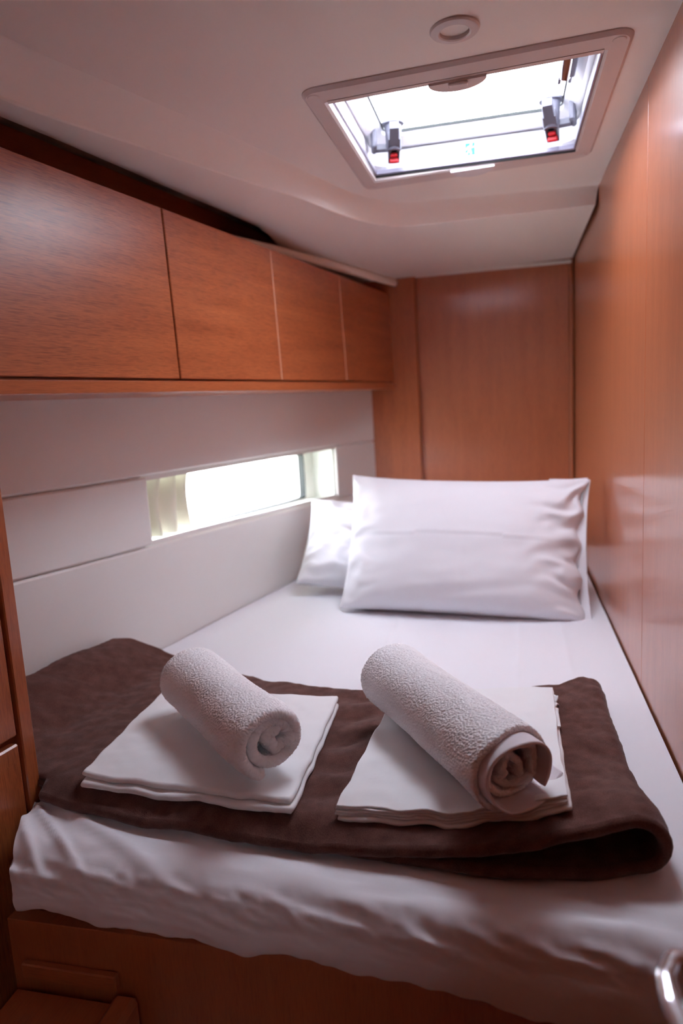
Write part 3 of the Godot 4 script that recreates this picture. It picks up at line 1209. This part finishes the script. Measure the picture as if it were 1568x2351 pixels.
func pillows() -> void:
	var t := thing("pillow", "large plump white pillow leaning upright in the middle of the berth's head", "pillow")
	t.transform = Transform3D(Basis(Vector3.UP, deg_to_rad(-3.0)) * Basis(Vector3.RIGHT, deg_to_rad(-24.0)) * Basis(Vector3.BACK, deg_to_rad(-2.2)), Vector3(-0.128, 0.910, -2.045))
	var st := begin()
	cushion(st, 0.360, 0.212, 0.105, 1.0, 0)
	put(t, "cushion", st, M.cotton)
	# open end of the case, a flat flap behind the gathered end
	st = begin()
	var C := []
	for i in 13:
		var row := PackedVector3Array()
		for j in 41:
			var v := j / 20.0 - 1.0
			row.append(Vector3(lerpf(0.24, 0.357 - 0.014 * (1 - v * v) - 0.006 * v, i / 12.0), 0.207 * v, 0.008 * sin(v * 5.0 + 1.0) * (i / 12.0) - 0.004))
		C.append(row)
	sheet(st, C, 0.004)
	put(t, "case_flap", st, M.cotton)
	t = thing("pillow", "white pillow half hidden behind the large one, beside the hull window", "pillow")
	t.transform = Transform3D(Basis(Vector3.UP, deg_to_rad(8.0)) * Basis(Vector3.RIGHT, deg_to_rad(-47.0)) * Basis(Vector3.BACK, deg_to_rad(-6.0)), Vector3(-0.372, 0.865, -2.275))
	st = begin()
	cushion(st, 0.31, 0.18, 0.08, 7.0, 1)
	put(t, "cushion", st, M.cotton)

# folded fleece: bottom layer, a bend at the right, top layer
const ZF := [[-1.02, -1.02], [-0.90, -0.985], [-0.80, -0.945], [-0.754, -0.925], [-0.62, -0.895], [-0.5, -0.876], [-0.35, -0.860], [-0.15, -0.850], [0.0, -0.845], [0.10, -0.858], [0.17, -0.885], [0.20, -0.915]]
const ZB := [[-1.02, -1.43], [-0.958, -1.456], [-0.85, -1.471], [-0.70, -1.42], [-0.527, -1.357], [-0.31, -1.322], [-0.018, -1.335], [0.08, -1.375], [0.145, -1.425], [0.17, -1.42], [0.20, -1.37]]

func lift(x: float, z: float) -> float:
	return 0.001 + 0.035 * ss(-0.10, 0.13, x) * ss(-1.12, -0.88, z) + 0.006 * ss(-0.2, 0.1, x)

func under(x: float, z: float) -> float:
	# where linen lies the fleece is pressed flat
	var a := ss(-0.72, -0.66, x) * ss(-0.27, -0.33, x) * ss(-0.87, -0.93, z) * ss(-1.30, -1.24, z)
	var b := ss(-0.29, -0.23, x) * ss(0.11, 0.06, x) * ss(-0.85, -0.91, z) * ss(-1.35, -1.29, z)
	return max(a, b)

func fleece_y(x: float, z: float) -> float:
	var free := 1.0 - under(x, z)
	var y := BED + 0.030 + lift(x, z)
	y += free * (0.006 * noise.get_noise_2d(x * 5.0, z * 5.0) + 0.0035 * noise.get_noise_2d(x * 14.0 + 3, z * 14.0))
	# ridges across the strip between the two sets of linen
	y += 0.0035 * sin((z + 0.25 * x) * 70.0 + 2.0 * noise.get_noise_2d(x * 5.0, z * 3.0)) * ss(-0.36, -0.29, x) * ss(-0.20, -0.27, x)
	# heaped against the hull
	var d := x - hull_x(z)
	y += 0.060 * ss(0.20, 0.02, d)
	return y

func blanket() -> void:
	var t := thing("blanket", "dark brown fleece blanket folded flat across the foot of the berth", "blanket")
	var C := []
	var top := 110
	var bend := 12
	var rows := 90
	var xr := 0.155
	for i in top * 2 + bend + 1:
		var row := PackedVector3Array()
		for j in rows + 1:
			var v := j / float(rows)
			var s: float
			if i <= top:
				s = i / float(top)
			elif i >= top + bend:
				s = 1.0 - (i - top - bend) / float(top)
			else:
				s = 1.0
			var xx := lerpf(-0.99, xr, s)
			var is_low := i >= top + bend
			var zfr := table(ZF, xx) - (0.010 if is_low else 0.0) * ss(0.0, -0.25, xx)
			var z := lerpf(zfr, table(ZB, xx), v)
			var xl := hull_x(z) + 0.022
			var x: float = max(lerpf(xl, xr, s), lerpf(xl, -0.755, ss(-0.965, -0.94, z)))
			var yt := fleece_y(x, z)
			var yb := BED + 0.0105 + 0.002 * noise.get_noise_2d(x * 4.0, z * 4.0 + 5.0) + 0.045 * ss(0.14, 0.02, x - hull_x(z))
			yb = min(yb, yt - 0.0185)
			# top layer rolls down over the front edge on the left
			if i <= top:
				var roll := ss(0.045, 0.0, (zfr - z)) * ss(0.02, -0.2, xx)
				yt -= 0.016 * roll * roll
			if i <= top:
				row.append(Vector3(x, yt, z))
			elif is_low:
				row.append(Vector3(x, yb, z))
			else:
				var a := PI * (i - top) / bend
				var r := (yt - yb) / 2.0
				row.append(Vector3(x + sin(a) * (r * 0.9 + 0.006), (yt + yb) / 2 + cos(a) * r, z))
		C.append(row)
	var st := begin()
	var bump := func(p: Vector3, _s: float) -> float:
		return 0.0008 * fine.get_noise_3d(p.x * 90.0, p.y * 90.0, p.z * 90.0)
	sheet(st, C, 0.017, bump, 6)
	put(t, "folded_fleece", st, M.fleece)

func linen_fold(parent: Node3D, quad_: Array, y0: float, th: float, sd: float, wave: float, shift: Vector2) -> void:
	# quad_: front left, front right, back right, back left (x, z)
	var C := []
	var n := 44
	for i in n + 1:
		var row := PackedVector3Array()
		for j in n + 1:
			var u := i / float(n)
			var v := j / float(n)
			var a: Vector2 = quad_[0].lerp(quad_[1], u)
			var b: Vector2 = quad_[3].lerp(quad_[2], u)
			var p := a.lerp(b, v) + shift
			p.y += 0.004 * noise.get_noise_2d(u * 5.0, sd) * (1 - v)
			p.x += 0.0018 * noise.get_noise_2d(sd, v * 4.0)
			var y := y0 + th / 2 + (fleece_y(p.x, p.y) - BED - 0.03)
			y += wave * sin(u * 21.0 + 2.0 * noise.get_noise_2d(u * 3.0, 4.0)) * ss(0.25, 0.0, v) * ss(0.1, 0.5, u)
			y += 0.0022 * noise.get_noise_2d(p.x * 15.0 + sd * 0.1, p.y * 15.0)
			row.append(Vector3(p.x, y, p.y))
		C.append(row)
	var st := begin()
	sheet(st, C, th, null, 8)
	put(parent, "fold", st, M.linen)

func linens() -> void:
	var t := thing("folded_linen", "square white bed linen folded in two thick layers under the left towel", "linen")
	var q := [Vector2(-0.672, -0.917), Vector2(-0.316, -0.887), Vector2(-0.330, -1.240), Vector2(-0.694, -1.235)]
	var base := BED + 0.0395
	linen_fold(t, q, base, 0.0105, 1.0, 0.0, Vector2(0.002, 0.007))
	linen_fold(t, q, base + 0.0106, 0.0105, 2.0, 0.0, Vector2(-0.002, -0.004))
	t = thing("folded_linen", "white bed linen folded in many thin layers under the right towel", "linen")
	q = [Vector2(-0.244, -0.885), Vector2(0.070, -0.892), Vector2(0.078, -1.315), Vector2(-0.215, -1.285)]
	var y := base
	for k in 5:
		var th := 0.007 if k == 0 else 0.0034
		linen_fold(t, q, y, th, 3.0 + k, 0.0035, Vector2(0.004 if k == 0 else 0.0, 0.004 - 0.0014 * k))
		y += th + 0.0002
	# frilled corner of the elastic hem peeping out on the right
	var st := begin()
	var C := []
	for i in 5:
		var row := PackedVector3Array()
		for j in 41:
			var v := j / 40.0
			row.append(Vector3(0.066 + i * 0.004 + 0.004 * sin(v * 30.0) * ss(0.4, 0.7, v), base + 0.011 + 0.004 * sin(v * 46.0 + i) * ss(0.35, 0.6, v) + fleece_y(0.08, -1.2) - BED - 0.03, lerpf(-1.17, -1.30, v)))
		C.append(row)
	sheet(st, C, 0.003)
	put(t, "frilled_hem", st, M.linen)

# ------------------------------------------------------------------ towels
func roll_point(phi: float, s: float, k: Dictionary) -> Vector3:
	# phi: angle wound from the outer end inwards; s: 0 far end .. 1 near end
	var turns: float = k.turns
	var f := phi / (TAU * turns)
	var r: float = lerpf(k.r, k.core, pow(f, 0.9))
	var a: float = k.start - phi
	var wob := 1.0 + 0.05 * noise.get_noise_2d(a * 0.5 + k.seed, s * 2.0)
	var inner := ss(0.9, 1.6, phi / TAU)
	var sx := lerpf(1.0, k.wide, inner)
	var off := Vector3(cos(a) * r * 1.04 * wob * sx, sin(a) * r * 0.93 * wob, 0)
	# inner turns wander off the middle
	off += Vector3(k.drift.x, k.drift.y, 0) * inner * f
	off.x += 0.012 * noise.get_noise_2d(phi * 0.45 + k.seed * 3.0, s) * inner
	off.y += 0.010 * noise.get_noise_2d(phi * 0.45, s + k.seed * 5.0) * inner
	# flattened where it rests
	if off.y < -k.r * 0.80:
		off.y = -k.r * 0.80 + (off.y + k.r * 0.80) * 0.35
	var waist := 1.0 - 0.06 * sin(PI * s)
	off.x *= waist
	off.y *= lerpf(waist, 1.0, 0.5)
	var depth: float = (0.010 * noise.get_noise_2d(phi * 0.35, k.seed * 2.0) - 0.012 * f) * ss(0.8, 1.0, s)
	off.z = lerpf(-k.len / 2, k.len / 2, s) + depth
	# the outer wrap turns in a little at the near end
	var tuck: float = ss(0.90, 1.0, s) * (1.0 - inner) * k.tuck
	off.x *= 1.0 - tuck
	off.y *= 1.0 - tuck
	return off

func towel(label: String, a: Vector3, b: Vector3, k: Dictionary) -> void:
	var mid := (a + b) / 2.0
	var dir := b - a
	k.len = dir.length()
	var t := thing("rolled_towel", label, "towel", mid, atan2(dir.x, dir.z), "rolled towels on the folded linen")
	var C := []
	var nphi1 := 330
	var nphi2 := 230
	var ns := 230
	var bump := func(p: Vector3, _s: float) -> float:
		return 0.0017 * fine.get_noise_3d(p.x * 290.0, p.y * 290.0, p.z * 290.0)
	for i in nphi1 + nphi2 + 1:
		var phi: float
		if i <= nphi1:
			phi = TAU * 1.1 * i / nphi1
		else:
			phi = lerpf(TAU * 1.1, TAU * k.turns, (i - nphi1) / float(nphi2))
		var row := PackedVector3Array()
		for j in ns + 1:
			row.append(roll_point(phi, j / float(ns), k))
		C.append(row)
	var st := begin()
	sheet(st, C, k.thick, bump, 10)
	put(t, "wrap", st, M.terry)
	if k.has("band"):
		# smooth woven border along the edge of the cloth, seen inside the near end
		st = begin()
		C = []
		for i in 121:
			var phi := lerpf(k.band[0], k.band[1], i / 120.0) * TAU
			var row := PackedVector3Array()
			for j in 9:
				var p := roll_point(min(phi, TAU * 0.98), 1.0, k)
				var g := 0.875 - 0.10 * maxf(0.0, phi / TAU - 0.85)
				p.x *= g
				p.y *= g
				p.z = k.len / 2 - 0.03 + 0.055 * j / 8.0 + 0.004 * sin(phi * 2.0)
				row.append(p)
			C.append(row)
		sheet(st, C, 0.0045, null, 4)
		put(t, "woven_border", st, M.hem)
		# loose tail of the border lying on the linen
		st = begin()
		C = []
		for i in 31:
			var f := i / 30.0
			var row := PackedVector3Array()
			for j in 7:
				var g := j / 6.0
				row.append(Vector3(lerpf(0.0, 0.085, f), -k.r * 0.835 + 0.020 * f * f + 0.002 * sin(f * 6.0), k.len / 2 - 0.035 + lerpf(0.0, 0.050 - 0.022 * f, g)))
			C.append(row)
		sheet(st, C, 0.0045, null, 4)
		put(t, "woven_border", st, M.hem)

func towels() -> void:
	towel("white terry towel roll with a tucked-in end on the left folded linen", Vector3(-0.588, 0.848, -1.165), Vector3(-0.352, 0.848, -0.932),
		{"r": 0.060, "core": 0.009, "turns": 2.55, "start": -2.0, "wide": 1.0, "seed": 1.3, "drift": Vector2(0.014, 0.004), "thick": 0.0175, "tuck": 0.07})
	towel("longer white terry towel roll with a smooth border on the right folded linen", Vector3(-0.206, 0.853, -1.20), Vector3(0.002, 0.853, -0.898),
		{"r": 0.068, "core": 0.012, "turns": 3.0, "start": -0.9, "wide": 0.92, "seed": 4.7, "drift": Vector2(0.008, -0.012), "thick": 0.0095, "tuck": 0.0, "band": [0.0, 0.97]})

func curtain() -> void:
	var t := thing("curtain", "cream window curtain bunched at the left end of the hull window", "curtain", Vector3(-0.922, 0, -1.579), -atan2(0.2233, 1.0))
	var st := begin()
	var C := []
	for i in 61:
		var f := i / 60.0
		var row := PackedVector3Array()
		for j in 21:
			var v := j / 20.0
			var pinch := 1.0 + 0.06 * v
			row.append(Vector3(-0.056 + 0.018 * sin(f * 21.0 + 0.9 * sin(v * 3.0)), lerpf(1.008, 1.172, v), -0.075 - 0.20 * f * pinch - 0.008 * sin(f * 9.0 + v * 3.0)))
		C.append(row)
	sheet(st, C, 0.0015)
	put(t, "cloth", st, M.curtain)

func cabin_door() -> void:
	var t := setting("door_1", "open cabin door with a chrome pull")
	var st := begin()
	bx(st, Vector3(0.175, 0.05, -0.62), Vector3(0.200, 1.79, 0.14), 0.002)
	put(t, "leaf", st, M.wood_panel)
	# lever: a neck out of the leaf, then a flat bowed grip running forward
	st = begin()
	var curve := Curve3D.new()
	var pts := [Vector3(0.176, 0.892, -0.538), Vector3(0.140, 0.893, -0.540), Vector3(0.122, 0.895, -0.535), Vector3(0.113, 0.896, -0.515), Vector3(0.112, 0.896, -0.490), Vector3(0.118, 0.894, -0.455), Vector3(0.132, 0.890, -0.420)]
	for i in pts.size():
		var tan_: Vector3 = (pts[min(i + 1, pts.size() - 1)] - pts[max(i - 1, 0)]) / 6.0
		curve.add_point(pts[i], -tan_, tan_)
	var path := PackedVector3Array()
	for i in 61:
		path.append(curve.sample_baked(curve.get_baked_length() * i / 60.0))
	tube(st, path, 0.006, 16, 1.35, Vector3.UP)
	put(t, "lever_handle", st, M.chrome, "chrome lever handle")
	st = begin()
	tube(st, PackedVector3Array([Vector3(0.1755, 0.892, -0.538), Vector3(0.168, 0.892, -0.538), Vector3(0.167, 0.892, -0.538)]), [0.024, 0.024, 0.021], 24)
	put(t, "handle_rose", st, M.chrome)
